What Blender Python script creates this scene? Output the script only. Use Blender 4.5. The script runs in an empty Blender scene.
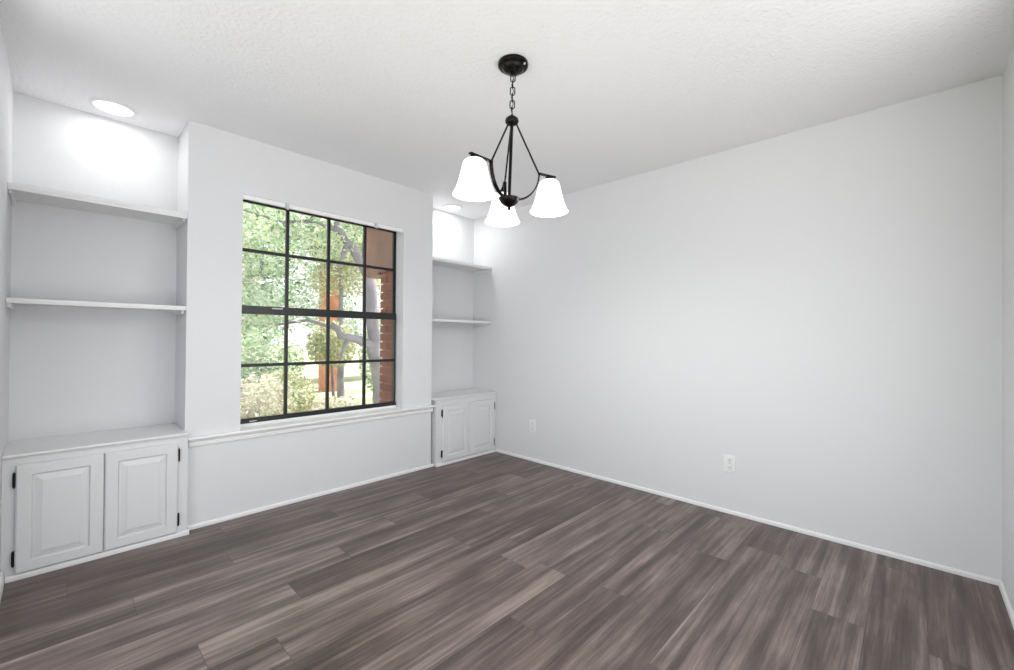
import bpy, bmesh, math, random
from mathutils import Vector, Matrix

# ------------------------------------------------------------------ camera, world, lights, exposure
S = bpy.context.scene
COL = S.collection
cam_data = bpy.data.cameras.new('camera')
cam_data.sensor_fit = 'HORIZONTAL'
cam_data.sensor_width = 36.0
cam_data.lens = 15.1943
cam_data.clip_start = 0.02
cam_data.clip_end = 200
cam = bpy.data.objects.new('camera', cam_data)
COL.objects.link(cam)
YAW, PITCH, ROLL = math.radians(43.461), math.radians(0.372), math.radians(0.474)
fw = Vector((math.cos(YAW)*math.cos(PITCH), math.sin(YAW)*math.cos(PITCH), math.sin(PITCH)))
r0 = Vector((math.sin(YAW), -math.cos(YAW), 0)); u0 = r0.cross(fw)
rt = math.cos(ROLL)*r0 + math.sin(ROLL)*u0
up = -math.sin(ROLL)*r0 + math.cos(ROLL)*u0
cam.matrix_world = Matrix(((rt.x, up.x, -fw.x, 0), (rt.y, up.y, -fw.y, 0), (rt.z, up.z, -fw.z, 1.16), (0, 0, 0, 1)))
S.camera = cam

W = bpy.data.worlds.new('sky'); S.world = W; W.use_nodes = True
wn = W.node_tree.nodes; wl = W.node_tree.links; wn.clear()
wo = wn.new('ShaderNodeOutputWorld'); bg = wn.new('ShaderNodeBackground')
bg.inputs['Color'].default_value = (0.93, 0.965, 1.0, 1)
bg.inputs['Strength'].default_value = 1.25
wl.new(bg.outputs[0], wo.inputs[0])

def light(name, kind, loc, power, color=(1, 1, 1), **kw):
    d = bpy.data.lights.new(name, kind); d.energy = power; d.color = color
    for k, v in kw.items(): setattr(d, k, v)
    o = bpy.data.objects.new(name, d); COL.objects.link(o); o.location = loc
    return o
sun = light('sun', 'SUN', (0, 0, 12), 6.0, (1.0, 0.97, 0.9), angle=math.radians(1.5))
sun.rotation_euler = Vector((-1.0, -0.02, -1.7)).to_track_quat('-Z', 'Y').to_euler()

VS = S.view_settings
VS.view_transform = 'Standard'; VS.look = 'None'; VS.gamma = 1; VS.use_curve_mapping = False
VS.exposure = 0.52
BULB_W = 7.0
CAN_W = 1.35

# ------------------------------------------------------------------ room numbers (metres)
XL, XR = -0.165, 3.109          # left and right walls
YN, YW, YB = -0.31, 3.13, 3.455  # near wall, window wall, niche backs
H = 2.44
NL, NR = 0.534, 2.323           # inner sides of the two niches
OX0, OX1, OZ0, OZ1 = 0.822, 2.022, 0.535, 2.074   # window opening
PI = math.pi

# ------------------------------------------------------------------ helpers
def mat(name):
    m = bpy.data.materials.new(name); m.use_nodes = True
    nt = m.node_tree; b = nt.nodes['Principled BSDF']
    return m, nt, b
def N(nt, t, **kw):
    n = nt.nodes.new(t)
    for k, v in kw.items(): setattr(n, k, v)
    return n
def plain(name, col, rough=0.5, metal=0.0, spec=None):
    m, nt, b = mat(name)
    b.inputs['Base Color'].default_value = (*col, 1)
    b.inputs['Roughness'].default_value = rough
    b.inputs['Metallic'].default_value = metal
    if spec is not None: b.inputs['Specular IOR Level'].default_value = spec
    return m
def textured(name, col, rough, scale, strength, dist=0.002, detail=3.0, var=0.0):
    m, nt, b = mat(name)
    tc = N(nt, 'ShaderNodeTexCoord'); nz = N(nt, 'ShaderNodeTexNoise')
    nz.inputs['Scale'].default_value = scale; nz.inputs['Detail'].default_value = detail
    bp = N(nt, 'ShaderNodeBump'); bp.inputs['Strength'].default_value = strength; bp.inputs['Distance'].default_value = dist
    nt.links.new(tc.outputs['Object'], nz.inputs['Vector'])
    nt.links.new(nz.outputs['Fac'], bp.inputs['Height'])
    nt.links.new(bp.outputs['Normal'], b.inputs['Normal'])
    b.inputs['Base Color'].default_value = (*col, 1); b.inputs['Roughness'].default_value = rough
    if var > 0:
        n2 = N(nt, 'ShaderNodeTexNoise'); n2.inputs['Scale'].default_value = scale*0.2
        nt.links.new(tc.outputs['Object'], n2.inputs['Vector'])
        rp = N(nt, 'ShaderNodeValToRGB')
        rp.color_ramp.elements[0].position = 0.3; rp.color_ramp.elements[1].position = 0.7
        rp.color_ramp.elements[0].color = (*[c*(1-var) for c in col], 1)
        rp.color_ramp.elements[1].color = (*[min(1, c*(1+var)) for c in col], 1)
        nt.links.new(n2.outputs['Fac'], rp.inputs['Fac']); nt.links.new(rp.outputs['Color'], b.inputs['Base Color'])
    return m

def add_box(bm, a, b, bevel=0.0):
    x0, y0, z0 = a; x1, y1, z1 = b
    r = bmesh.ops.create_cube(bm, size=1.0)
    vs = r['verts']
    bmesh.ops.scale(bm, vec=(x1-x0, y1-y0, z1-z0), verts=vs)
    bmesh.ops.translate(bm, vec=((x0+x1)/2, (y0+y1)/2, (z0+z1)/2), verts=vs)
    if bevel > 0:
        es = list({e for v in vs for e in v.link_edges})
        bmesh.ops.bevel(bm, geom=es, offset=bevel, segments=2, profile=0.6, affect='EDGES')
def add_quad(bm, pts):
    bm.faces.new([bm.verts.new(p) for p in pts])
def add_lathe(bm, prof, seg=32, c=(0, 0, 0), closed=False):
    rings = []
    for r, z in prof:
        if r < 1e-6: rings.append([bm.verts.new((c[0], c[1], c[2]+z))])
        else: rings.append([bm.verts.new((c[0]+r*math.cos(2*PI*i/seg), c[1]+r*math.sin(2*PI*i/seg), c[2]+z)) for i in range(seg)])
    pairs = list(zip(rings[:-1], rings[1:]))
    if closed: pairs.append((rings[-1], rings[0]))
    for A, B in pairs:
        for i in range(seg):
            j = (i+1) % seg
            if len(A) == 1 and len(B) == 1: continue
            if len(A) == 1: bm.faces.new((A[0], B[j], B[i]))
            elif len(B) == 1: bm.faces.new((A[i], A[j], B[0]))
            else: bm.faces.new((A[i], A[j], B[j], B[i]))
def add_tube(bm, pts, rad, seg=10, cap=True):
    pts = [Vector(p) for p in pts]
    rads = rad if isinstance(rad, (list, tuple)) else [rad]*len(pts)
    rings = []; prev = None
    for i, p in enumerate(pts):
        t = (pts[min(i+1, len(pts)-1)] - pts[max(i-1, 0)]).normalized()
        if prev is None:
            a = Vector((0, 0, 1)) if abs(t.z) < 0.9 else Vector((1, 0, 0))
            n = t.cross(a).normalized()
        else:
            n = (prev - t*prev.dot(t)).normalized()
        prev = n; b = t.cross(n)
        rings.append([bm.verts.new(p + rads[i]*(math.cos(2*PI*k/seg)*n + math.sin(2*PI*k/seg)*b)) for k in range(seg)])
    for A, B in zip(rings[:-1], rings[1:]):
        for k in range(seg):
            j = (k+1) % seg
            bm.faces.new((A[k], A[j], B[j], B[k]))
    if cap:
        bm.faces.new(rings[0][::-1]); bm.faces.new(rings[-1])
def add_sweep(bm, pts, prof, side):
    # sweep a flat (w,h) profile along pts; side = horizontal sideways vector
    side = Vector(side).normalized(); rings = []
    for i, p in enumerate(pts):
        t = (Vector(pts[min(i+1, len(pts)-1)]) - Vector(pts[max(i-1, 0)])).normalized()
        n = side.cross(t).normalized()
        rings.append([bm.verts.new(Vector(p) + side*a + n*b) for a, b in prof])
    m = len(prof)
    for A, B in zip(rings[:-1], rings[1:]):
        for k in range(m): bm.faces.new((A[k], A[(k+1) % m], B[(k+1) % m], B[k]))
    bm.faces.new(rings[0][::-1]); bm.faces.new(rings[-1])
def obj(name, bm, m, parent=None, smooth=None, loc=None):
    bmesh.ops.recalc_face_normals(bm, faces=bm.faces[:])
    me = bpy.data.meshes.new(name); bm.to_mesh(me); bm.free()
    if m: me.materials.append(m)
    if smooth is not None:
        if smooth >= 180: me.shade_smooth()
        else: me.shade_smooth(); me.set_sharp_from_angle(angle=math.radians(smooth))
    o = bpy.data.objects.new(name, me); COL.objects.link(o)
    if parent: o.parent = parent
    if loc is not None: o.location = loc
    return o
def thing(name, label, cat, loc=(0, 0, 0), group=None):
    o = bpy.data.objects.new(name, None); COL.objects.link(o)
    o.location = loc; o.empty_display_size = 0.05
    o['label'] = label; o['category'] = cat
    if group: o['group'] = group
    return o
def structure(name, bm, m, label=None, cat=None, smooth=None):
    o = obj(name, bm, m, smooth=smooth); o['kind'] = 'structure'
    if label: o['label'] = label
    if cat: o['category'] = cat
    return o
def B(): return bmesh.new()

# ------------------------------------------------------------------ materials
M_wall = textured('wall_paint', (0.735, 0.74, 0.755), 0.62, 130, 0.2, 0.003)
M_ceil = textured('ceiling_texture', (0.89, 0.89, 0.90), 0.8, 55, 0.55, 0.008, 5.0)
M_trim = textured('trim_paint', (0.82, 0.82, 0.82), 0.38, 60, 0.04, 0.002)
M_cab = textured('cabinet_paint', (0.72, 0.725, 0.73), 0.42, 45, 0.06, 0.002)
M_blackframe = plain('black_window_metal', (0.018, 0.019, 0.02), 0.35, 0.2)
M_hinge = plain('black_hinge_metal', (0.008, 0.008, 0.008), 0.35, 0.5)
M_bronze = plain('dark_bronze_metal', (0.012, 0.010, 0.009), 0.22, 0.75)
M_plastic = plain('white_plastic', (0.84, 0.84, 0.84), 0.3)
M_plate = plain('outlet_plastic', (0.82, 0.82, 0.82), 0.35)
M_head = plain('white_gloss_paint', (0.90, 0.90, 0.89), 0.3)
M_slot = plain('outlet_slot', (0.05, 0.05, 0.05), 0.6)
M_steel = plain('bright_steel', (0.6, 0.6, 0.6), 0.3, 0.9)
M_clear = plain('clear_plastic', (0.62, 0.63, 0.64), 0.2)

def emis(name, col, st):
    m = bpy.data.materials.new(name); m.use_nodes = True; nt = m.node_tree; nt.nodes.clear()
    o = N(nt, 'ShaderNodeOutputMaterial'); e = N(nt, 'ShaderNodeEmission')
    e.inputs['Color'].default_value = (*col, 1); e.inputs['Strength'].default_value = st
    nt.links.new(e.outputs[0], o.inputs[0]); return m
M_lens = emis('lit_lens', (1.0, 0.99, 0.97), 1.3)
M_bulb = emis('lit_bulb', (1.0, 0.98, 0.95), 1.5)

def shade_glass():
    m, nt, b = mat('frosted_lit_glass')
    b.inputs['Base Color'].default_value = (0.85, 0.85, 0.84, 1); b.inputs['Roughness'].default_value = 0.35
    b.inputs['Emission Color'].default_value = (1, 0.99, 0.97, 1)
    b.inputs['Emission Strength'].default_value = 0.8
    tr = N(nt, 'ShaderNodeBsdfTranslucent'); tr.inputs['Color'].default_value = (0.95, 0.95, 0.94, 1)
    mx = N(nt, 'ShaderNodeMixShader'); mx.inputs['Fac'].default_value = 0.22
    out = nt.nodes['Material Output']
    nt.links.new(b.outputs[0], mx.inputs[1]); nt.links.new(tr.outputs[0], mx.inputs[2]); nt.links.new(mx.outputs[0], out.inputs[0])
    return m
M_shade = shade_glass()

def glass_pane():
    m = bpy.data.materials.new('window_glass'); m.use_nodes = True; nt = m.node_tree; nt.nodes.clear()
    o = N(nt, 'ShaderNodeOutputMaterial'); t = N(nt, 'ShaderNodeBsdfTransparent'); g = N(nt, 'ShaderNodeBsdfGlossy')
    g.inputs['Roughness'].default_value = 0.0
    t.inputs['Color'].default_value = (0.97, 0.98, 0.975, 1)
    f = N(nt, 'ShaderNodeFresnel'); f.inputs['IOR'].default_value = 1.45
    mx = N(nt, 'ShaderNodeMixShader')
    nt.links.new(f.outputs[0], mx.inputs['Fac']); nt.links.new(t.outputs[0], mx.inputs[1]); nt.links.new(g.outputs[0], mx.inputs[2])
    nt.links.new(mx.outputs[0], o.inputs[0]); return m
M_glass = glass_pane()

def floor_mat():
    m, nt, b = mat('vinyl_plank_floor'); L = nt.links
    PW, PL = 0.182, 1.22
    tc = N(nt, 'ShaderNodeTexCoord'); sx = N(nt, 'ShaderNodeSeparateXYZ'); L.new(tc.outputs['Object'], sx.inputs[0])
    def M_(op, a, b_=None, c=None):
        n = N(nt, 'ShaderNodeMath', operation=op)
        for i, v in enumerate((a, b_, c)):
            if v is None: continue
            if isinstance(v, (int, float)): n.inputs[i].default_value = v
            else: L.new(v, n.inputs[i])
        return n.outputs[0]
    ry = M_('DIVIDE', M_('ADD', sx.outputs['Y'], 0.045), PW)
    row = M_('FLOOR', ry); fy = M_('FRACT', ry)
    wn1 = N(nt, 'ShaderNodeTexWhiteNoise', noise_dimensions='1D'); L.new(row, wn1.inputs['W'])
    rx = M_('ADD', M_('DIVIDE', sx.outputs['X'], PL), wn1.outputs['Value'])
    cx = M_('FLOOR', rx); fx = M_('FRACT', rx)
    cb = N(nt, 'ShaderNodeCombineXYZ'); L.new(cx, cb.inputs[0]); L.new(row, cb.inputs[1])
    wn2 = N(nt, 'ShaderNodeTexWhiteNoise', noise_dimensions='3D'); L.new(cb.outputs[0], wn2.inputs['Vector'])
    pid = wn2.outputs['Value']
    # grain coordinates, shifted per plank
    gc = N(nt, 'ShaderNodeCombineXYZ')
    L.new(M_('ADD', M_('MULTIPLY', sx.outputs['X'], 0.42), M_('MULTIPLY', pid, 37.0)), gc.inputs[0])
    L.new(M_('MULTIPLY', sx.outputs['Y'], 11.0), gc.inputs[1]); L.new(M_('MULTIPLY', pid, 91.0), gc.inputs[2])
    n1 = N(nt, 'ShaderNodeTexNoise'); n1.inputs['Scale'].default_value = 1.9; n1.inputs['Detail'].default_value = 7.0
    n1.inputs['Roughness'].default_value = 0.55; n1.inputs['Distortion'].default_value = 0.6
    L.new(gc.outputs[0], n1.inputs['Vector'])
    gc2 = N(nt, 'ShaderNodeCombineXYZ')
    L.new(M_('ADD', M_('MULTIPLY', sx.outputs['X'], 6.0), M_('MULTIPLY', pid, 11.0)), gc2.inputs[0])
    L.new(M_('MULTIPLY', sx.outputs['Y'], 90.0), gc2.inputs[1])
    n2 = N(nt, 'ShaderNodeTexNoise'); n2.inputs['Scale'].default_value = 1.6; n2.inputs['Detail'].default_value = 4.0
    L.new(gc2.outputs[0], n2.inputs['Vector'])
    # thin dark grain lines and blotches
    gc3 = N(nt, 'ShaderNodeCombineXYZ')
    L.new(M_('ADD', M_('MULTIPLY', sx.outputs['X'], 0.9), M_('MULTIPLY', pid, 53.0)), gc3.inputs[0])
    L.new(M_('MULTIPLY', sx.outputs['Y'], 26.0), gc3.inputs[1])
    n3 = N(nt, 'ShaderNodeTexNoise'); n3.inputs['Scale'].default_value = 1.5; n3.inputs['Detail'].default_value = 6.0; n3.inputs['Roughness'].default_value = 0.7
    n3.inputs['Distortion'].default_value = 0.4
    L.new(gc3.outputs[0], n3.inputs['Vector'])
    gc4 = N(nt, 'ShaderNodeCombineXYZ')
    L.new(M_('ADD', M_('MULTIPLY', sx.outputs['X'], 2.2), M_('MULTIPLY', pid, 17.0)), gc4.inputs[0]); L.new(M_('MULTIPLY', sx.outputs['Y'], 7.0), gc4.inputs[1])
    n4 = N(nt, 'ShaderNodeTexNoise'); n4.inputs['Scale'].default_value = 1.3; n4.inputs['Detail'].default_value = 4.0
    L.new(gc4.outputs[0], n4.inputs['Vector'])
    def cen(o, k): return M_('MULTIPLY', M_('SUBTRACT', o, 0.5), k)
    v = M_('ADD', 0.46, M_('ADD', M_('ADD', cen(n1.outputs['Fac'], 1.55), cen(n3.outputs['Fac'], 0.9)), M_('ADD', M_('ADD', cen(n2.outputs['Fac'], 0.45), cen(n4.outputs['Fac'], 0.75)), cen(pid, 0.22))))
    rp = N(nt, 'ShaderNodeValToRGB'); cr = rp.color_ramp
    cr.elements[0].position = 0.12; cr.elements[0].color = (0.040, 0.026, 0.022, 1)
    cr.elements[1].position = 0.90; cr.elements[1].color = (0.27, 0.213, 0.188, 1)
    e = cr.elements.new(0.38); e.color = (0.085, 0.058, 0.049, 1)
    e = cr.elements.new(0.60); e.color = (0.150, 0.112, 0.097, 1)
    L.new(v, rp.inputs['Fac'])
    # seams
    ex = M_('MINIMUM', fx, M_('SUBTRACT', 1.0, fx)); ey = M_('MINIMUM', fy, M_('SUBTRACT', 1.0, fy))
    seam = M_('MAXIMUM', M_('LESS_THAN', ex, 0.0016), M_('LESS_THAN', ey, 0.009))
    mx = N(nt, 'ShaderNodeMix', data_type='RGBA'); mx.inputs['B'].default_value = (0.03, 0.022, 0.02, 1)
    L.new(M_('MULTIPLY', seam, 0.5), mx.inputs['Factor']); L.new(rp.outputs['Color'], mx.inputs['A'])
    L.new(mx.outputs['Result'], b.inputs['Base Color'])
    b.inputs['IOR'].default_value = 1.53
    rr = M_('ADD', 0.25, M_('MULTIPLY', n2.outputs['Fac'], 0.16)); L.new(rr, b.inputs['Roughness'])
    bp = N(nt, 'ShaderNodeBump'); bp.inputs['Strength'].default_value = 0.12; bp.inputs['Distance'].default_value = 0.002
    L.new(M_('SUBTRACT', n2.outputs['Fac'], seam), bp.inputs['Height']); L.new(bp.outputs[0], b.inputs['Normal'])
    return m
M_floor = floor_mat()

# ------------------------------------------------------------------ room shell
bm = B(); add_box(bm, (XL-0.15, YN-0.14, -0.12), (XR+0.15, YB+0.13, 0.0)); structure('floor', bm, M_floor)
bm = B(); add_box(bm, (XL-0.15, YN-0.14, H), (XR+0.15, YB+0.13, H+0.12)); structure('ceiling', bm, M_ceil)
bm = B()                       # left wall, with a wide opening added beside the photographer to let daylight in
add_box(bm, (XL-0.14, 2.5, 0), (XL, YB, H)); add_box(bm, (XL-0.14, YN, 0), (XL, 0.1, H)); add_box(bm, (XL-0.14, 0.1, 2.36), (XL, 2.5, H))
structure('wall_left', bm, M_wall)
bm = B(); add_box(bm, (XR, YN, 0), (XR+0.14, YB, H)); structure('wall_right', bm, M_wall)
bm = B()
NX = 2.30                      # unseen opening added behind the photographer for daylight, left of this edge
add_box(bm, (NX, YN-0.13, 0), (XR+0.14, YN, H)); add_box(bm, (XL-0.14, YN-0.13, 2.36), (NX, YN, H))
structure('wall_near', bm, M_wall)
bm = B()                       # window wall: piers, spandrels, niche sides and niche backs
YO = 3.29
add_box(bm, (NL, YW, 0), (OX0, YO, H)); add_box(bm, (OX1, YW, 0), (NR, YO, H))
add_box(bm, (OX0, YW, 0), (OX1, YO, OZ0)); add_box(bm, (OX0, YW, OZ1), (OX1, YO, H))
add_box(bm, (NL, YO, 0), (NL+0.1, YB+0.12, H)); add_box(bm, (NR-0.1, YO, 0), (NR, YB+0.12, H))
add_box(bm, (XL-0.14, YB, 0), (NL, YB+0.12, H)); add_box(bm, (NR, YB, 0), (XR+0.14, YB+0.12, H))
structure('wall_back', bm, M_wall)

def shoe(bm, p, q, nrm, h=0.024, t=0.012):
    # small base strip along p->q; nrm = into the room
    p = Vector(p); q = Vector(q); n = Vector(nrm)
    prof = [(0, 0), (t, 0), (t, h*0.6), (t*0.7, h*0.92), (t*0.35, h), (0, h)]
    A = [bm.verts.new(p + n*a + Vector((0, 0, b))) for a, b in prof]
    C = [bm.verts.new(q + n*a + Vector((0, 0, b))) for a, b in prof]
    for k in range(len(prof)): bm.faces.new((A[k], A[(k+1) % 6], C[(k+1) % 6], C[k]))
    bm.faces.new(A[::-1]); bm.faces.new(C)
CF = 3.068                     # cabinet face plane
bm = B(); shoe(bm, (XR, YN, 0), (XR, 3.078, 0), (-1, 0, 0)); structure('baseboard_right', bm, M_trim)
bm = B(); shoe(bm, (XL, 2.5, 0), (XL, CF-0.012, 0), (1, 0, 0), 0.06, 0.014); structure('baseboard_left', bm, M_trim)
bm = B(); shoe(bm, (0.552, YW, 0), (2.348, YW, 0), (0, -1, 0)); structure('baseboard_back', bm, M_trim)
bm = B(); shoe(bm, (NX, YN, 0), (XR, YN, 0), (0, 1, 0)); structure('baseboard_near', bm, M_trim)

# sill: projecting nose, stool running back to the frame, moulded apron
sill = thing('trim_1', 'white painted window sill with moulded apron between the two cabinets', 'window sill'); sill['kind'] = 'structure'
bm = B()
add_box(bm, (0.5405, 3.097, 0.538), (2.3475, YW, 0.552), 0.003)
add_box(bm, (OX0, YW, 0.5355), (OX1, 3.222, 0.552))
obj('stool', bm, M_head, sill, 30)
bm = B()
prof = [(0, 0.0), (0.007, 0.0), (0.010, 0.005), (0.010, 0.019), (0.006, 0.0215), (0.006, 0.027), (0.009, 0.032), (0.010, 0.0465), (0, 0.0465)]
A = [bm.verts.new((0.5535, YW-a, 0.4915+b)) for a, b in prof]; C_ = [bm.verts.new((2.338, YW-a, 0.4915+b)) for a, b in prof]
for k in range(9): bm.faces.new((A[k], A[(k+1) % 9], C_[(k+1) % 9], C_[k]))
bm.faces.new(A); bm.faces.new(C_[::-1])
obj('apron', bm, M_trim, sill)

# ------------------------------------------------------------------ window
win = bpy.data.objects.new('window_1', None); COL.objects.link(win); win['kind'] = 'structure'
win['label'] = 'black framed single hung window with sixteen panes facing the garden'; win['category'] = 'window'
win.location = (OX0, 3.22, OZ0)
def wobj(name, bm, m, parent, smooth=None):
    return obj(name, bm, m, parent, smooth, loc=None if parent is not win else -win.location)
bm = B()
F0, F1 = 3.222, 3.286
zb = 0.574
add_box(bm, (OX0+0.001, F0, zb), (OX1-0.001, F1, zb+0.018)); add_box(bm, (OX0+0.001, 3.262, OZ1-0.006), (OX1-0.001, F1, OZ1-0.001))
add_box(bm, (OX0+0.001, 3.245, zb), (OX0+0.009, F1, OZ1-0.001)); add_box(bm, (OX1-0.008, 3.245, zb), (OX1-0.001, F1, OZ1-0.001))
wobj('frame', bm, M_blackframe, win)
bm = B(); add_box(bm, (OX0+0.001, F0-0.002, 0.5525), (OX1-0.001, F1, zb)); wobj('sill_filler', bm, M_trim, win)
def sash(name, z0, z1, y0, y1, hb, ht, hm, dx, mw=0.022):
    bm = B(); x0, x1 = OX0+0.009, OX1-0.008; ym = (y0+y1)/2
    add_box(bm, (x0, y0, z0), (x1, y1, z0+hb)); add_box(bm, (x0, y0 if ht > 0.02 else ym-0.006, z1-ht), (x1, y1, z1))
    add_box(bm, (x0, y0, z0), (x0+0.010, y1, z1)); add_box(bm, (x1-0.009, ym-0.009, z0), (x1, y1, z1))
    for k in (1, 2, 3):
        xm = OX0 + (OX1-OX0)*k/4 + dx
        add_box(bm, (xm-mw/2, ym-0.009, z0+hb*0.5), (xm+mw/2, ym+0.009, z1-ht*0.5))
    add_box(bm, (x0, ym-0.008, hm-mw/2), (x1, ym+0.008, hm+mw/2))
    s = wobj(name, bm, M_blackframe, win)
    bm = B(); add_box(bm, (x0+0.005, ym-0.002, z0+hb*0.5), (x1-0.005, ym+0.002, z1-ht*0.5))
    obj('glass_pane', bm, M_glass, s)
    return s
bm = B(); add_box(bm, (OX0+0.001, YW+0.004, 2.044), (OX1-0.001, YW+0.016, OZ1-0.0005), 0.001); wobj('head_strip', bm, M_head, win)
us = sash('upper_sash', 1.318, OZ1-0.006, 3.256, 3.282, 0.03, 0.006, 1.738, 0.019)
ls = sash('lower_sash', zb+0.018, 1.362, 3.226, 3.252, 0.014, 0.056, 0.960, 0.008)
bm = B(); add_box(bm, (1.03, 3.2155, 1.3455), (1.10, 3.2262, 1.353), 0.002); add_box(bm, (1.055, 3.2125, 1.347), (1.075, 3.216, 1.3505))
lk = obj('sash_lock', bm, M_steel, ls); lk['label'] = 'bright metal sash lock'
bm = B(); add_box(bm, (0.90, 3.221, 0.583), (0.945, 3.2262, 0.589), 0.001)
obj('sash_lift', bm, M_steel, ls)['label'] = 'bright metal sash lift'
for i, (x, z, lab) in enumerate([(1.09, 2.068, 'small clear plastic blind clip above the second window muntin from the left'), (1.762, 2.068, 'small clear plastic blind clip above the top right window pane')]):
    t = thing('blind_bracket', lab, 'bracket', (x, YW+0.004, z), 'blind clips under the window head')
    bm = B(); add_box(bm, (-0.014, -0.0045, -0.032), (0.014, -0.0003, 0.004), 0.0012); obj('base', bm, M_clear, t)
    bm = B(); add_tube(bm, [(0, -0.0048, -0.012), (0, -0.011, -0.012)], 0.008, 14); add_box(bm, (-0.006, -0.0150, -0.040), (0.006, -0.0112, -0.006), 0.0012)
    obj('hook', bm, M_clear, t)

# ------------------------------------------------------------------ cabinets
def panel_rings(bm, rings):
    # rings: (x0,x1,z0,z1,y); consecutive rectangular loops joined, last one filled
    L = []
    for x0, x1, z0, z1, y in rings:
        L.append([bm.verts.new((x0, y, z0)), bm.verts.new((x1, y, z0)), bm.verts.new((x1, y, z1)), bm.verts.new((x0, y, z1))])
    for A, C in zip(L[:-1], L[1:]):
        for k in range(4): bm.faces.new((A[k], A[(k+1) % 4], C[(k+1) % 4], C[k]))
    return L
def make_door(cabt, CF, x0, x1, z0, z1, hinge_left):
    yf, yb = CF-0.020, CF-0.0008
    s = 0.050
    bm = B()
    L = panel_rings(bm, [(x0, x1, z0, z1, yb), (x0, x1, z0, z1, yf+0.005), (x0+0.006, x1-0.006, z0+0.006, z1-0.006, yf),
                         (x0+s, x1-s, z0+s, z1-s, yf), (x0+s+0.004, x1-s-0.004, z0+s+0.004, z1-s-0.004, yf+0.009), (x0+s+0.004, x1-s-0.004, z0+s+0.004, z1-s-0.004, yb)])
    d = obj('door', bm, M_cab, cabt)
    bm = B(); q = s+0.0045
    L = panel_rings(bm, [(x0+q, x1-q, z0+q, z1-q, yb), (x0+q, x1-q, z0+q, z1-q, yf+0.0085), (x0+q+0.006, x1-q-0.006, z0+q+0.006, z1-q-0.006, yf+0.0085),
                         (x0+q+0.030, x1-q-0.030, z0+q+0.030, z1-q-0.030, yf+0.0015), (x0+q+0.031, x1-q-0.031, z0+q+0.031, z1-q-0.031, yf)])
    bm.faces.new(L[-1])
    obj('raised_panel', bm, M_cab, d)
    for zc in (z0+0.073, z1-0.070):
        hx = x0 if hinge_left else x1; sg = -1 if hinge_left else 1
        bm = B()
        add_tube(bm, [(hx+sg*0.005, CF-0.012, zc-0.031), (hx+sg*0.005, CF-0.012, zc+0.031)], 0.0052, 10)
        for dz in (-0.034, 0.034):
            bmesh.ops.create_uvsphere(bm, u_segments=8, v_segments=6, radius=0.0042, matrix=Matrix.Translation((hx+sg*0.005, CF-0.012, zc+dz)))
        xa, xb = sorted((hx+sg*0.003, hx+sg*0.011))
        add_box(bm, (xa, CF-0.0035, zc-0.028), (xb, CF-0.0006, zc+0.028), 0.0008)
        xa, xb = sorted((hx+sg*0.0006, hx+sg*0.004))
        add_box(bm, (xa, CF-0.016, zc-0.026), (xb, CF-0.006, zc+0.026))
        obj('hinge', bm, M_hinge, d, 40)['label'] = 'black exposed butt hinge'
def make_cabinet(label, CF, over, x0, x1, ztop, doors, cx0, cx1, bx0, bx1):
    t = thing('built_in_cabinet', label, 'cabinet')
    yk = YB-0.0015
    bm = B()
    zt = ztop-0.012
    nx0, nx1 = max(x0, (XL+0.001 if x0 < 1 else NR+0.001)), min(x1, (NL-0.001 if x0 < 1 else XR-0.001))
    # face frame: stiles and rails round the door openings, then the box behind
    dx0, dx1 = doors[0][0]+0.012, doors[-1][1]-0.012
    add_box(bm, (x0, CF, 0.002), (dx0, YW-0.001, zt)); add_box(bm, (dx1, CF, 0.002), (x1, YW-0.001, zt))
    add_box(bm, (dx0, CF, zt-0.055), (dx1, YW-0.001, zt)); add_box(bm, (dx0, CF, 0.002), (dx1, YW-0.001, 0.045))
    xm = (doors[0][1]+doors[1][0])/2; add_box(bm, (xm-0.02, CF, 0.045), (xm+0.02, YW-0.001, zt-0.055))
    obj('face_frame', bm, M_cab, t)
    bm = B(); add_box(bm, (nx0, YW-0.0005, 0.002), (nx1, yk, 0.02)); add_box(bm, (nx0, YW-0.0005, 0.02), (nx0+0.016, yk, zt)); add_box(bm, (nx1-0.016, YW-0.0005, 0.02), (nx1, yk, zt))
    obj('carcass', bm, M_cab, t)
    bm = B(); add_box(bm, (nx0, YW-0.002, zt), (nx1, yk, ztop)); add_box(bm, (cx0, CF-over, zt), (cx1, YW-0.0015, ztop), 0.003)
    obj('countertop', bm, M_trim, t)
    bm = B(); shoe(bm, (bx0, CF-0.0005, 0.0005), (bx1, CF-0.0005, 0.0005), (0, -1, 0), 0.026, 0.013); obj('base_strip', bm, M_trim, t)
    make_door(t, CF, *doors[0], True); make_door(t, CF, *doors[1], False)
    return t
make_cabinet('wide white two door cabinet under the left shelf niche with black hinges', CF, 0.020, XL+0.001, 0.539, 0.593,
    [(-0.121, 0.1815, 0.030, 0.541), (0.1855, 0.491, 0.030, 0.541)], XL+0.001, 0.5395, XL+0.016, 0.548)
make_cabinet('white two door cabinet in the far corner against the right wall', 3.092, 0.014, 2.349, XR-0.001, 0.609,
    [(2.416, 2.735, 0.032, 0.540), (2.739, 3.068, 0.032, 0.540)], 2.318, XR-0.001, 2.35, XR-0.013)

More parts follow.
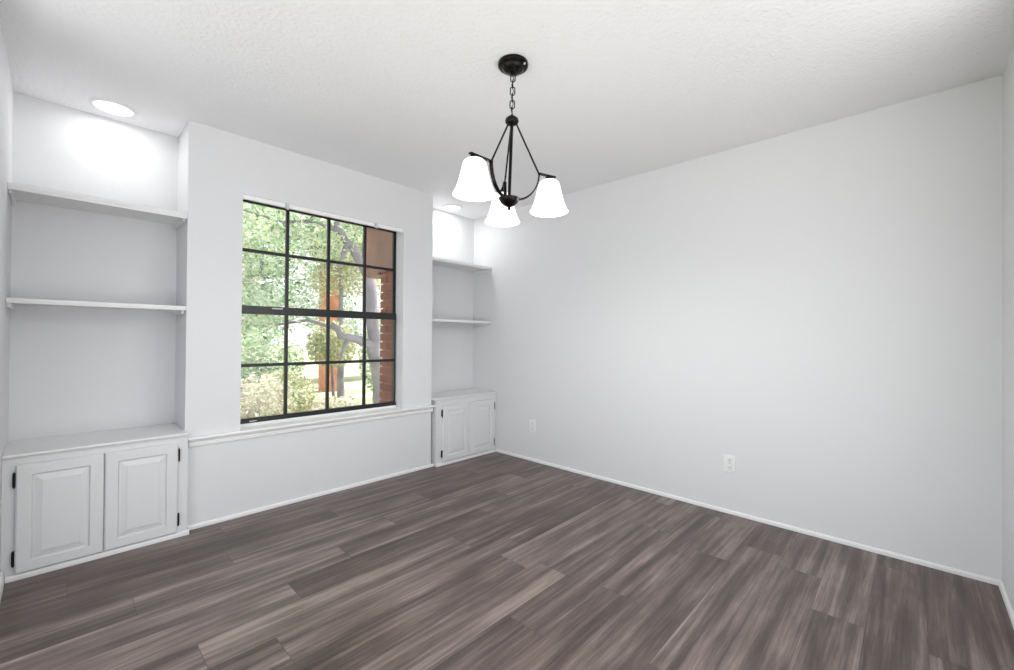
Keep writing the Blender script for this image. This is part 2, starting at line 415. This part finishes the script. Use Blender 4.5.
# ------------------------------------------------------------------ niche shelves
def make_shelf(label, x0, x1, z, th, yf):
    t = thing('niche_shelf', label, 'shelf', (x0, yf, z), None)
    w = x1-x0
    bm = B(); add_box(bm, (0, 0.0125, -0.019), (w, YB-yf-0.0015, 0), 0.001); obj('board', bm, M_trim, t)
    bm = B(); add_box(bm, (0, 0, -th), (w, 0.012, -0.0008), 0.003)
    add_box(bm, (0, -0.003, -th*0.62), (w, 0.0005, -0.003), 0.002); obj('edge_strip', bm, M_trim, t, 35)
    for xa in (0.0, w-0.016):
        bm = B(); add_box(bm, (xa, 0.035, -0.046), (xa+0.014, YB-yf-0.02, -0.0195), 0.003); obj('cleat', bm, M_trim, t)
    return t
a, b = XL+0.001, NL-0.001
make_shelf('top white shelf of the left niche, just below the round ceiling light', a, b, 1.888, 0.036, YW+0.003)
make_shelf('middle white shelf of the left niche, above the wide cabinet', a, b, 1.333, 0.026, YW+0.003)
a, b = NR+0.001, XR-0.001
make_shelf('upper white shelf in the far right niche below its bright light', a, b, 1.892, 0.028, YW+0.045)
make_shelf('lower white shelf in the far right niche above the corner cabinet', a, b, 1.330, 0.026, YW+0.045)

# ------------------------------------------------------------------ recessed lights over the niches
def make_can(label, x, y, r, watt):
    t = thing('ceiling_light', label, 'ceiling light', (x, y, H), 'round ceiling lights over the niches')
    bm = B(); add_lathe(bm, [(r-0.016, -0.0004), (r, -0.0004), (r, -0.005), (r-0.004, -0.0085), (r-0.014, -0.009), (r-0.016, -0.007)], 48, closed=True)
    obj('trim_ring', bm, M_plastic, t, 40)
    bm = B(); add_lathe(bm, [(0, -0.0085), (r*0.5, -0.008), (r-0.017, -0.007), (r-0.017, -0.0006), (0, -0.0006)], 48); obj('lens', bm, M_lens, t, 40)
    s = light('lamp_light', 'AREA', (x, y, H-0.03), watt, (1, 0.995, 0.985), shape='DISK', size=0.15)
    s.parent = t; s.location = (0, 0, -0.0100)
    return t
make_can('lit round white ceiling light above the left niche shelves', 0.213, 3.272, 0.100, CAN_W*0.8)
make_can('lit round white ceiling light above the far right niche, behind the chandelier', 2.67, 3.28, 0.095, CAN_W*1.35)

# ------------------------------------------------------------------ chandelier
CX, CY = 1.456, 1.355
ch = thing('chandelier', 'dark bronze three arm chandelier with white bell glass shades hanging from the ceiling', 'chandelier', (CX, CY, H))
def cl(x, y, z): return Vector((x-CX, y-CY, z-H))
bm = B(); add_lathe(bm, [(0, -0.0005), (0.070, -0.0005), (0.0715, -0.006), (0.069, -0.016), (0.059, -0.023), (0.053, -0.0225), (0.050, -0.028), (0.038, -0.039), (0.018, -0.046), (0.008, -0.048), (0.007, -0.053), (0, -0.054)], 40)
can = obj('canopy', bm, M_bronze, ch, 40)
bm = B(); bmesh.ops.create_uvsphere(bm, u_segments=12, v_segments=8, radius=0.006, matrix=Matrix.Translation((0.012, -0.060, -0.0195))); obj('screw', bm, M_steel, can, 180)
HUBZ, BOWLZ = 2.168, 1.788
hub = cl(1.450, 1.354, HUBZ); bowl = cl(1.440, 1.358, BOWLZ)
# chain
links = 6; top = Vector((0, 0, -0.051)); bot = hub + Vector((0, 0, 0.030))
chain = bpy.data.objects.new('chain', None); COL.objects.link(chain); chain.parent = ch
pitch = (bot-top).length/links
ax = (bot-top).normalized()
for k in range(links):
    c = top + ax*pitch*(k+0.5); hl = pitch*0.5+0.004; hw = 0.0105
    s = Vector((0.688, -0.726, 0)) if k % 2 == 0 else Vector((0.726, 0.688, 0))
    bm = B(); pts = []
    for i in range(20):
        a = 2*PI*i/20
        pts.append(c + s*hw*math.cos(a) + ax*(hl-hw)*(1 if math.sin(a) > 0.01 else (-1 if math.sin(a) < -0.01 else 0)) + ax*hw*math.sin(a))
    pts.append(pts[0]); pts.append(pts[1])
    add_tube(bm, pts, 0.0027, 6, cap=False); obj('link', bm, M_bronze, chain, 60)
bm = B(); cord = [top + (bot-top)*(i/16) + Vector((0.005*math.sin(i*1.3), 0.005*math.cos(i*1.3), 0)) for i in range(17)]
add_tube(bm, cord, 0.0017, 6); obj('cord', bm, M_bronze, chain, 60)
bm = B(); add_lathe(bm, [(0, 0.030), (0.006, 0.029), (0.007, 0.021), (0.020, 0.018), (0.029, 0.010), (0.032, 0), (0.029, -0.010), (0.020, -0.017), (0.010, -0.020), (0, -0.020)], 28, c=hub)
obj('hub', bm, M_bronze, ch, 40)
bm = B(); add_tube(bm, [hub+Vector((0, 0, -0.015)), bowl+Vector((0, 0, 0.024))], 0.0075, 14); obj('rod', bm, M_bronze, ch, 40)
bm = B(); add_lathe(bm, [(0, 0.030), (0.012, 0.029), (0.014, 0.024), (0.042, 0.021), (0.049, 0.018), (0.048, 0.013), (0.038, -0.004), (0.022, -0.017), (0.010, -0.022), (0, -0.023)], 36, c=bowl)
bw = obj('bowl', bm, M_bronze, ch, 40)
bm = B(); add_lathe(bm, [(0, -0.021), (0.004, -0.022), (0.0075, -0.030), (0.006, -0.036), (0, -0.039)], 16, c=bowl); obj('finial', bm, M_bronze, bw, 60)
SH = [(1.190, 1.321), (1.588, 1.240), (1.572, 1.529)]
ZB, ZT, ZBAR = 1.7525, 1.900, 1.929
for sx_, sy_ in SH:
    d = Vector((sx_-1.440, sy_-1.358, 0)); R_ = d.length; d.normalize(); side = Vector((-d.y, d.x, 0))
    def at(r, z): return bowl + d*r + Vector((0, 0, z-BOWLZ))
    re = 0.140
    pts = []
    for i in range(15):
        a = i/14*PI/2
        pts.append(at(0.038 + (re-0.038)*math.sin(a), 1.803 + (ZBAR-1.803)*(1-math.cos(a))))
    prof = [(-0.008, -0.003), (0.008, -0.003), (0.008, 0.003), (-0.008, 0.003)]
    bm = B(); add_sweep(bm, pts, prof, side)
    add_sweep(bm, [at(re-0.004, ZBAR+0.001), at(R_+0.03, ZBAR-0.013)], [(-0.0085, -0.003), (0.0085, -0.003), (0.0085, 0.003), (-0.0085, 0.003)], side)
    add_tube(bm, [at(R_, ZBAR-0.011), at(R_, ZT-0.022)], 0.014, 16)
    bm2 = B()
    add_lathe(bm2, [(0.0, 0), (0.021, 0), (0.021, -0.006), (0, -0.006)], 20, c=at(R_, ZBAR-0.0175))
    arm = obj('arm', bm, M_bronze, ch)
    obj('fitter', bm2, M_bronze, arm, 40)
    h = ZT-ZB
    outer = [(0.022, 0.0), (0.036, -0.003), (0.046, -0.012), (0.051, -0.026), (0.056, -0.050), (0.063, -0.080), (0.072, -0.110), (0.083, -0.136), (0.0905, -h)]
    inner = [(r-0.003, z if i else z-0.003) for i, (r, z) in enumerate(outer)][::-1]
    inner[0] = (outer[-1][0]-0.003, -h)
    bm = B(); add_lathe(bm, outer+inner, 40, c=at(R_, ZT), closed=True)
    sh = obj('lamp_shade', bm, M_shade, arm, 60); sh['label'] = 'white frosted glass bell shade, lit'
    bm = B(); add_lathe(bm, [(0, -0.1), (0.014, -0.096), (0.024, -0.082), (0.027, -0.066), (0.022, -0.048), (0.013, -0.032), (0.013, -0.02), (0, -0.02)], 20, c=at(R_, ZT)); obj('bulb', bm, M_bulb, arm, 60)
    lo = light('bulb_light', 'POINT', (0, 0, 0), BULB_W, (1, 0.985, 0.96), shadow_soft_size=0.03)
    lo.parent = arm; lo.location = at(R_, ZT-0.125)
    bm = B(); add_tube(bm, [hub + d*0.020 + Vector((0, 0, -0.010)), at(re-0.002, ZBAR+0.003)], 0.0042, 8); obj('stay_rod', bm, M_bronze, ch, 40)

# ------------------------------------------------------------------ outlets on the right wall
def make_outlet(label, y, z):
    t = thing('wall_outlet', label, 'outlet', (XR, y, z), 'wall outlets on the right wall')
    bm = B(); add_box(bm, (-0.006, -0.036, -0.058), (-0.0003, 0.036, 0.058), 0.0025); pl = obj('cover_plate', bm, M_plate, t, 35)
    for dz in (-0.0265, 0.0265):
        bm = B(); add_box(bm, (-0.0085, -0.0165, dz-0.0185), (-0.0062, 0.0165, dz+0.0185), 0.004); rc = obj('receptacle', bm, M_plate, t, 35)
        bm = B()
        for dy in (-0.0065, 0.0065): add_box(bm, (-0.0091, dy-0.0012, dz-0.001), (-0.0084, dy+0.0012, dz+0.009))
        add_tube(bm, [(-0.0091, 0, dz-0.009), (-0.0084, 0, dz-0.009)], 0.0027, 10); obj('slots', bm, M_slot, rc)
    bm = B(); add_tube(bm, [(-0.0078, 0, 0), (-0.0058, 0, 0)], 0.0035, 12); obj('screw', bm, M_steel, t)
make_outlet('white duplex outlet low on the middle of the right wall', 0.886, 0.331)
make_outlet('white duplex outlet low on the right wall, near the corner cabinet', 2.602, 0.332)

# ------------------------------------------------------------------ outside the window
rnd = random.Random(7)
def brick_mat():
    m, nt, b = mat('red_brick'); L = nt.links
    g = N(nt, 'ShaderNodeNewGeometry'); rp = N(nt, 'ShaderNodeValToRGB')
    rp.color_ramp.elements[0].color = (0.22, 0.07, 0.04, 1); rp.color_ramp.elements[1].color = (0.31, 0.11, 0.065, 1)
    L.new(g.outputs['Random Per Island'], rp.inputs[0])
    tc = N(nt, 'ShaderNodeTexCoord'); nz = N(nt, 'ShaderNodeTexNoise'); nz.inputs['Scale'].default_value = 60
    L.new(tc.outputs['Object'], nz.inputs['Vector'])
    mx = N(nt, 'ShaderNodeMix', data_type='RGBA', blend_type='MULTIPLY'); mx.inputs['Factor'].default_value = 0.35
    L.new(rp.outputs['Color'], mx.inputs['A']); L.new(nz.outputs['Color'], mx.inputs['B']); L.new(mx.outputs['Result'], b.inputs['Base Color'])
    b.inputs['Roughness'].default_value = 0.9
    return m
M_brick = brick_mat()
M_mortar = plain('pale_mortar', (0.62, 0.59, 0.55), 0.95)
M_mortar2 = plain('brown_mortar', (0.26, 0.12, 0.085), 0.95)
M_wood = textured('brown_stained_board', (0.23, 0.11, 0.075), 0.6, 24, 0.2, 0.003, 5, 0.2)

def brick_return(name, xa, xb):
    t = bpy.data.objects.new(name, None); COL.objects.link(t); t['kind'] = 'structure'
    # mortar core with brick courses standing proud of it
    bm = B(); add_box(bm, (xa+0.005, 3.291, -0.1), (xb-0.012, 3.555, 2.7)); obj('mortar', bm, M_mortar2, t)
    bm = B(); z = -0.1; k = 0
    while z < 2.68:
        if k % 2 == 0: ys = [(3.292, 3.375), (3.385, 3.59)]
        else: ys = [(3.292, 3.475), (3.485, 3.59)]
        for y0, y1 in ys: add_box(bm, (xa, y0, z+0.006), (xb, y1, z+0.069), 0.002)
        z += 0.076; k += 1
    obj('brick_courses', bm, M_brick, t)
brick_return('wall_brick_right', 2.075, 2.214)
brick_return('wall_brick_left', 0.635, 0.772)
t = bpy.data.objects.new('trim_2', None); COL.objects.link(t); t['kind'] = 'structure'
t['label'] = 'brown boxed board outside the top right window pane'; t['category'] = 'eave board'
bm = B(); add_box(bm, (2.06, 3.30, 1.76), (2.0745, 3.875, 2.62)); add_box(bm, (2.0745, 3.60, 1.76), (2.22, 3.875, 2.62), 0.003); obj('board', bm, M_wood, t)
bm = B(); add_box(bm, (2.0575, 3.601, 1.735), (2.22, 3.875, 1.7595), 0.002); obj('bottom_rail', bm, M_wood, t)

M_ground = textured('dry_lawn', (0.40, 0.41, 0.27), 0.95, 3.5, 0.6, 0.03, 6, 0.35)
M_bounce = textured('pale_bounce_ground', (0.64, 0.64, 0.645), 0.9, 6, 0.2, 0.01, 4, 0.06)  # unseen ground, added and kept pale to bounce daylight onto the ceiling
bm = B(); add_box(bm, (-40, 3.6, -0.35), (60, 60, -0.14)); structure('ground_garden', bm, M_ground)
bm = B(); add_box(bm, (-40, -40, -0.35), (60, 3.5995, -0.14)); structure('ground_bounce', bm, M_bounce)

def leaf_mat(name, cols, trans=0.4):
    m, nt, b = mat(name); L = nt.links
    g = N(nt, 'ShaderNodeNewGeometry'); rp = N(nt, 'ShaderNodeValToRGB'); cr = rp.color_ramp
    cr.interpolation = 'LINEAR'
    n = len(cols)
    cr.elements[0].color = (*cols[0], 1); cr.elements[1].color = (*cols[-1], 1)
    for i, c in enumerate(cols[1:-1]): cr.elements.new((i+1)/(n-1)).color = (*c, 1)
    L.new(g.outputs['Random Per Island'], rp.inputs[0]); L.new(rp.outputs['Color'], b.inputs['Base Color'])
    b.inputs['Roughness'].default_value = 0.5
    tr = N(nt, 'ShaderNodeBsdfTranslucent'); L.new(rp.outputs['Color'], tr.inputs['Color'])
    mx = N(nt, 'ShaderNodeMixShader'); mx.inputs[0].default_value = trans
    L.new(b.outputs[0], mx.inputs[1]); L.new(tr.outputs[0], mx.inputs[2]); L.new(mx.outputs[0], nt.nodes['Material Output'].inputs[0])
    return m
M_leafG = leaf_mat('mint_green_leaves', [(0.07, 0.14, 0.06), (0.36, 0.54, 0.33), (0.66, 0.76, 0.62), (0.28, 0.42, 0.22), (0.72, 0.76, 0.50), (0.82, 0.85, 0.80), (0.44, 0.46, 0.32)])
M_leafY = leaf_mat('yellow_green_leaves', [(0.22, 0.26, 0.10), (0.62, 0.66, 0.36), (0.78, 0.78, 0.62), (0.40, 0.46, 0.26), (0.42, 0.32, 0.24), (0.82, 0.81, 0.74)])
M_leafP = leaf_mat('pale_dry_leaves', [(0.32, 0.29, 0.22), (0.74, 0.75, 0.62), (0.68, 0.73, 0.56), (0.50, 0.36, 0.28), (0.83, 0.82, 0.78)])
M_bark = textured('grey_bark', (0.25, 0.23, 0.265), 0.9, 14, 0.8, 0.03, 6, 0.35)

def leaves(name, blobs, n, size, m, parent, seed):
    r = random.Random(seed); vs = []; fs = []
    tot = sum(b[3]*b[4]*b[5] for b in blobs)**1.0
    for (cx, cy, cz, rx, ry, rz) in blobs:
        k = int(n*rx*ry*rz/tot)
        for _ in range(k):
            while True:
                u = Vector((r.uniform(-1, 1), r.uniform(-1, 1), r.uniform(-1, 1)))
                if 0.15 < u.length <= 1: break
            p = Vector((cx+u.x*rx, cy+u.y*ry, cz+u.z*rz))
            if p.z < -0.12: p.z = -0.12 + r.random()*0.1
            d = Vector((r.gauss(0, 1), r.gauss(0, 1), r.gauss(0, 0.7))).normalized()
            e = d.cross(Vector((r.gauss(0, 1), r.gauss(0, 1), r.gauss(0, 1)))).normalized()
            nn = d.cross(e); s = size*r.uniform(0.6, 1.4); w = s*r.uniform(0.32, 0.5)
            i = len(vs)
            vs += [p-d*s*0.5, p+e*w*0.5+nn*w*0.15, p+d*s*0.5, p-e*w*0.5+nn*w*0.15]
            fs += [(i, i+1, i+2), (i, i+2, i+3)]
    me = bpy.data.meshes.new(name); me.from_pydata([tuple(v) for v in vs], [], fs); me.materials.append(m)
    o = bpy.data.objects.new(name, me); COL.objects.link(o); o.parent = parent
    return o
def plant(name, label, cat, base, blobs, n, size, m, stems, seed, group=None, bark=None):
    t = thing(name, label, cat, base, group)
    b = Vector(base)
    bm = B()
    for pts, r0, r1 in stems:
        q = [Vector(p)-b for p in pts]
        sm = []
        for i in range(len(q)-1):
            for s in range(4): sm.append(q[i].lerp(q[i+1], s/4) + Vector((rnd.gauss(0, r0*0.16), rnd.gauss(0, r0*0.16), 0)))
        sm.append(q[-1])
        add_tube(bm, sm, [r0+(r1-r0)*i/(len(sm)-1) for i in range(len(sm))], 10)
    obj('trunk' if cat == 'tree' else 'stems', bm, bark or M_bark, t, 60)
    leaves('foliage', [(x-b.x, y-b.y, z-b.z, rx, ry, rz) for x, y, z, rx, ry, rz in blobs], n, size, m, t, seed)
    return t
G0 = -0.145
# oak with the leaning grey trunk seen in the right hand panes
plant('oak_tree', 'grey leaning oak tree with dark branches beside the brick edge outside the window', 'tree', (3.55, 6.0, G0),
    [(2.75, 6.25, 2.75, 0.75, 0.5, 0.5), (1.9, 6.3, 2.8, 0.7, 0.5, 0.45), (2.3, 6.35, 1.55, 0.5, 0.4, 0.33), (3.2, 6.3, 3.2, 0.9, 0.5, 0.5), (1.9, 6.4, 1.5, 0.45, 0.4, 0.4)], 4200, 0.085, M_leafG,
    [([(3.55, 6.0, G0-0.03), (3.43, 6.0, 0.6), (3.36, 6.0, 1.3), (3.26, 6.0, 2.1), (3.3, 6.05, 3.6)], 0.12, 0.07),
     ([(3.27, 6.0, 2.05), (3.05, 6.0, 2.42), (2.85, 6.0, 2.62), (2.72, 6.0, 2.85)], 0.08, 0.035),
     ([(2.92, 6.0, 2.55), (2.86, 6.0, 2.35), (2.78, 6.0, 2.12)], 0.045, 0.014),
     ([(2.85, 6.0, 2.66), (2.5, 6.1, 2.78), (2.1, 6.2, 2.7), (1.6, 6.3, 2.8)], 0.035, 0.012),
     ([(3.38, 6.0, 1.0), (3.1, 6.0, 1.12), (2.85, 6.0, 1.16), (2.7, 6.0, 1.34)], 0.08, 0.03),
     ([(2.95, 6.0, 1.13), (2.88, 6.0, 0.98), (2.8, 6.0, 0.78)], 0.04, 0.012),
     ([(2.75, 6.0, 1.28), (2.4, 6.1, 1.38), (2.0, 6.2, 1.3)], 0.03, 0.012)], 11)
def stem(x, y, h, r): return [([(x, y, G0-0.02), (x-0.04, y, h*0.5), (x-0.08, y, h)], r, r*0.35)]
specs = [
    ('garden_shrub', 'low grassy clump in the middle of the lawn, in front of the pillar', 'shrub', (2.95, 6.75, G0), [(2.95, 6.75, 0.0, 0.5, 0.2, 0.16)], 1300, 0.07, M_leafP, stem(2.95, 6.75, 0.05, 0.012)),
    ('garden_shrub', 'pale leafy bush directly under the oak branch, second pane column', 'shrub', (1.95, 5.75, G0), [(1.95, 5.65, 0.35, 0.42, 0.2, 0.4)], 1900, 0.065, M_leafY, stem(1.95, 5.65, 0.4, 0.02)),
    ('garden_shrub', 'pale dry shrub low behind the bottom left window panes', 'shrub', (1.55, 5.0, G0), [(1.5, 5.0, 0.42, 0.36, 0.3, 0.34), (1.3, 5.0, 0.2, 0.3, 0.3, 0.3)], 2600, 0.06, M_leafP, stem(1.55, 5.0, 0.4, 0.025)),
    ('garden_shrub', 'low pale shrub behind the second and third bottom panes', 'shrub', (2.35, 5.0, G0), [(2.35, 5.0, 0.16, 0.4, 0.3, 0.28)], 1500, 0.06, M_leafP, stem(2.35, 5.0, 0.2, 0.02)),
    ('garden_shrub', 'mint green shrub beyond the lower left sash', 'shrub', (2.25, 7.3, G0), [(2.2, 7.3, 0.75, 0.62, 0.42, 0.55), (2.0, 7.3, 0.4, 0.45, 0.4, 0.4)], 4200, 0.075, M_leafG, stem(2.25, 7.3, 0.8, 0.03)),
    ('garden_shrub', 'yellowish shrub in front of the orange brick pillar', 'shrub', (3.35, 7.3, G0), [(3.3, 7.3, 1.02, 0.42, 0.42, 0.42)], 2400, 0.075, M_leafY, stem(3.35, 7.3, 1.0, 0.03)),
    ('garden_shrub', 'green shrub beside the brick edge at the right of the view', 'shrub', (4.25, 7.3, G0), [(4.25, 7.3, 0.8, 0.42, 0.42, 0.75)], 2800, 0.075, M_leafG, stem(4.25, 7.3, 0.8, 0.03)),
    ('garden_tree', 'mint green tree behind the top left window panes', 'tree', (2.75, 8.9, G0), [(2.7, 8.9, 3.0, 0.75, 0.7, 0.8), (2.9, 8.9, 2.0, 0.65, 0.6, 0.6), (2.5, 8.9, 1.5, 0.5, 0.5, 0.6)], 6500, 0.085, M_leafG, stem(2.75, 8.9, 2.9, 0.08)),
    ('garden_tree', 'yellow green tree behind the third column of window panes', 'tree', (4.25, 8.9, G0), [(4.2, 8.9, 3.2, 0.72, 0.7, 0.7), (3.95, 8.9, 2.35, 0.4, 0.5, 0.4), (4.6, 8.9, 2.5, 0.5, 0.5, 0.5)], 5500, 0.085, M_leafY, stem(4.25, 8.9, 3.0, 0.08)),
    ('garden_tree', 'tall pale tree at the back of the garden view, leftmost', 'tree', (3.5, 12.6, G0), [(3.5, 12.6, 3.7, 1.1, 0.9, 1.4), (3.3, 12.6, 1.7, 0.9, 0.8, 1.0)], 7500, 0.11, M_leafY, stem(3.5, 12.6, 3.4, 0.12)),
    ('garden_tree', 'tall pale tree at the back of the garden, beyond the orange pillar', 'tree', (5.7, 12.6, G0), [(5.7, 12.6, 3.7, 1.0, 0.9, 1.4), (5.8, 12.6, 1.5, 0.8, 0.8, 1.0)], 7000, 0.11, M_leafG, stem(5.7, 12.6, 3.4, 0.12)),
    ('garden_tree', 'tall pale tree at the back of the garden view, rightmost', 'tree', (7.9, 12.6, G0), [(7.8, 12.6, 3.7, 1.0, 0.9, 1.4), (7.9, 12.6, 1.6, 0.9, 0.8, 1.1)], 6000, 0.11, M_leafY, stem(7.9, 12.6, 3.4, 0.12)),
    ('garden_tree', 'mint green tree in the garden left of the window view', 'tree', (0.5, 9.6, G0), [(0.5, 9.6, 2.6, 1.0, 0.8, 1.2), (0.4, 9.6, 1.3, 0.9, 0.7, 0.8)], 5500, 0.1, M_leafG, stem(0.5, 9.6, 2.6, 0.09)),
    ('garden_tree', 'yellow green tree far left in the garden, outside the window view', 'tree', (-2.0, 11.0, G0), [(-2.0, 11.0, 2.8, 1.2, 0.9, 1.4), (-2.0, 11.0, 1.2, 1.0, 0.8, 0.9)], 5000, 0.12, M_leafY, stem(-2.0, 11.0, 2.8, 0.1)),
]
for i, (nm, lab, cat, base, blobs, n, size, m, stems) in enumerate(specs):
    plant(nm, lab, cat, base, blobs, n, size, m, stems, 30+i, 'trees across the garden' if cat == 'tree' else 'shrubs in the garden')
# orange brick pillar across the garden
t = thing('brick_pillar', 'orange brick pillar standing across the garden among shrubs', 'pillar', (4.53, 10.1, G0))
M_brick2 = textured('orange_brick', (0.62, 0.27, 0.16), 0.9, 30, 0.3, 0.01, 4, 0.2)
bm = B(); z = 0.0
while z < 2.78:
    add_box(bm, (-0.2, -0.2, z), (0.2, 0.2, z+0.068), 0.004); z += 0.07
obj('shaft', bm, M_brick2, t)
bm = B(); add_box(bm, (-0.25, -0.25, 2.80), (0.25, 0.25, 2.88), 0.01); obj('cap', bm, M_mortar, t)
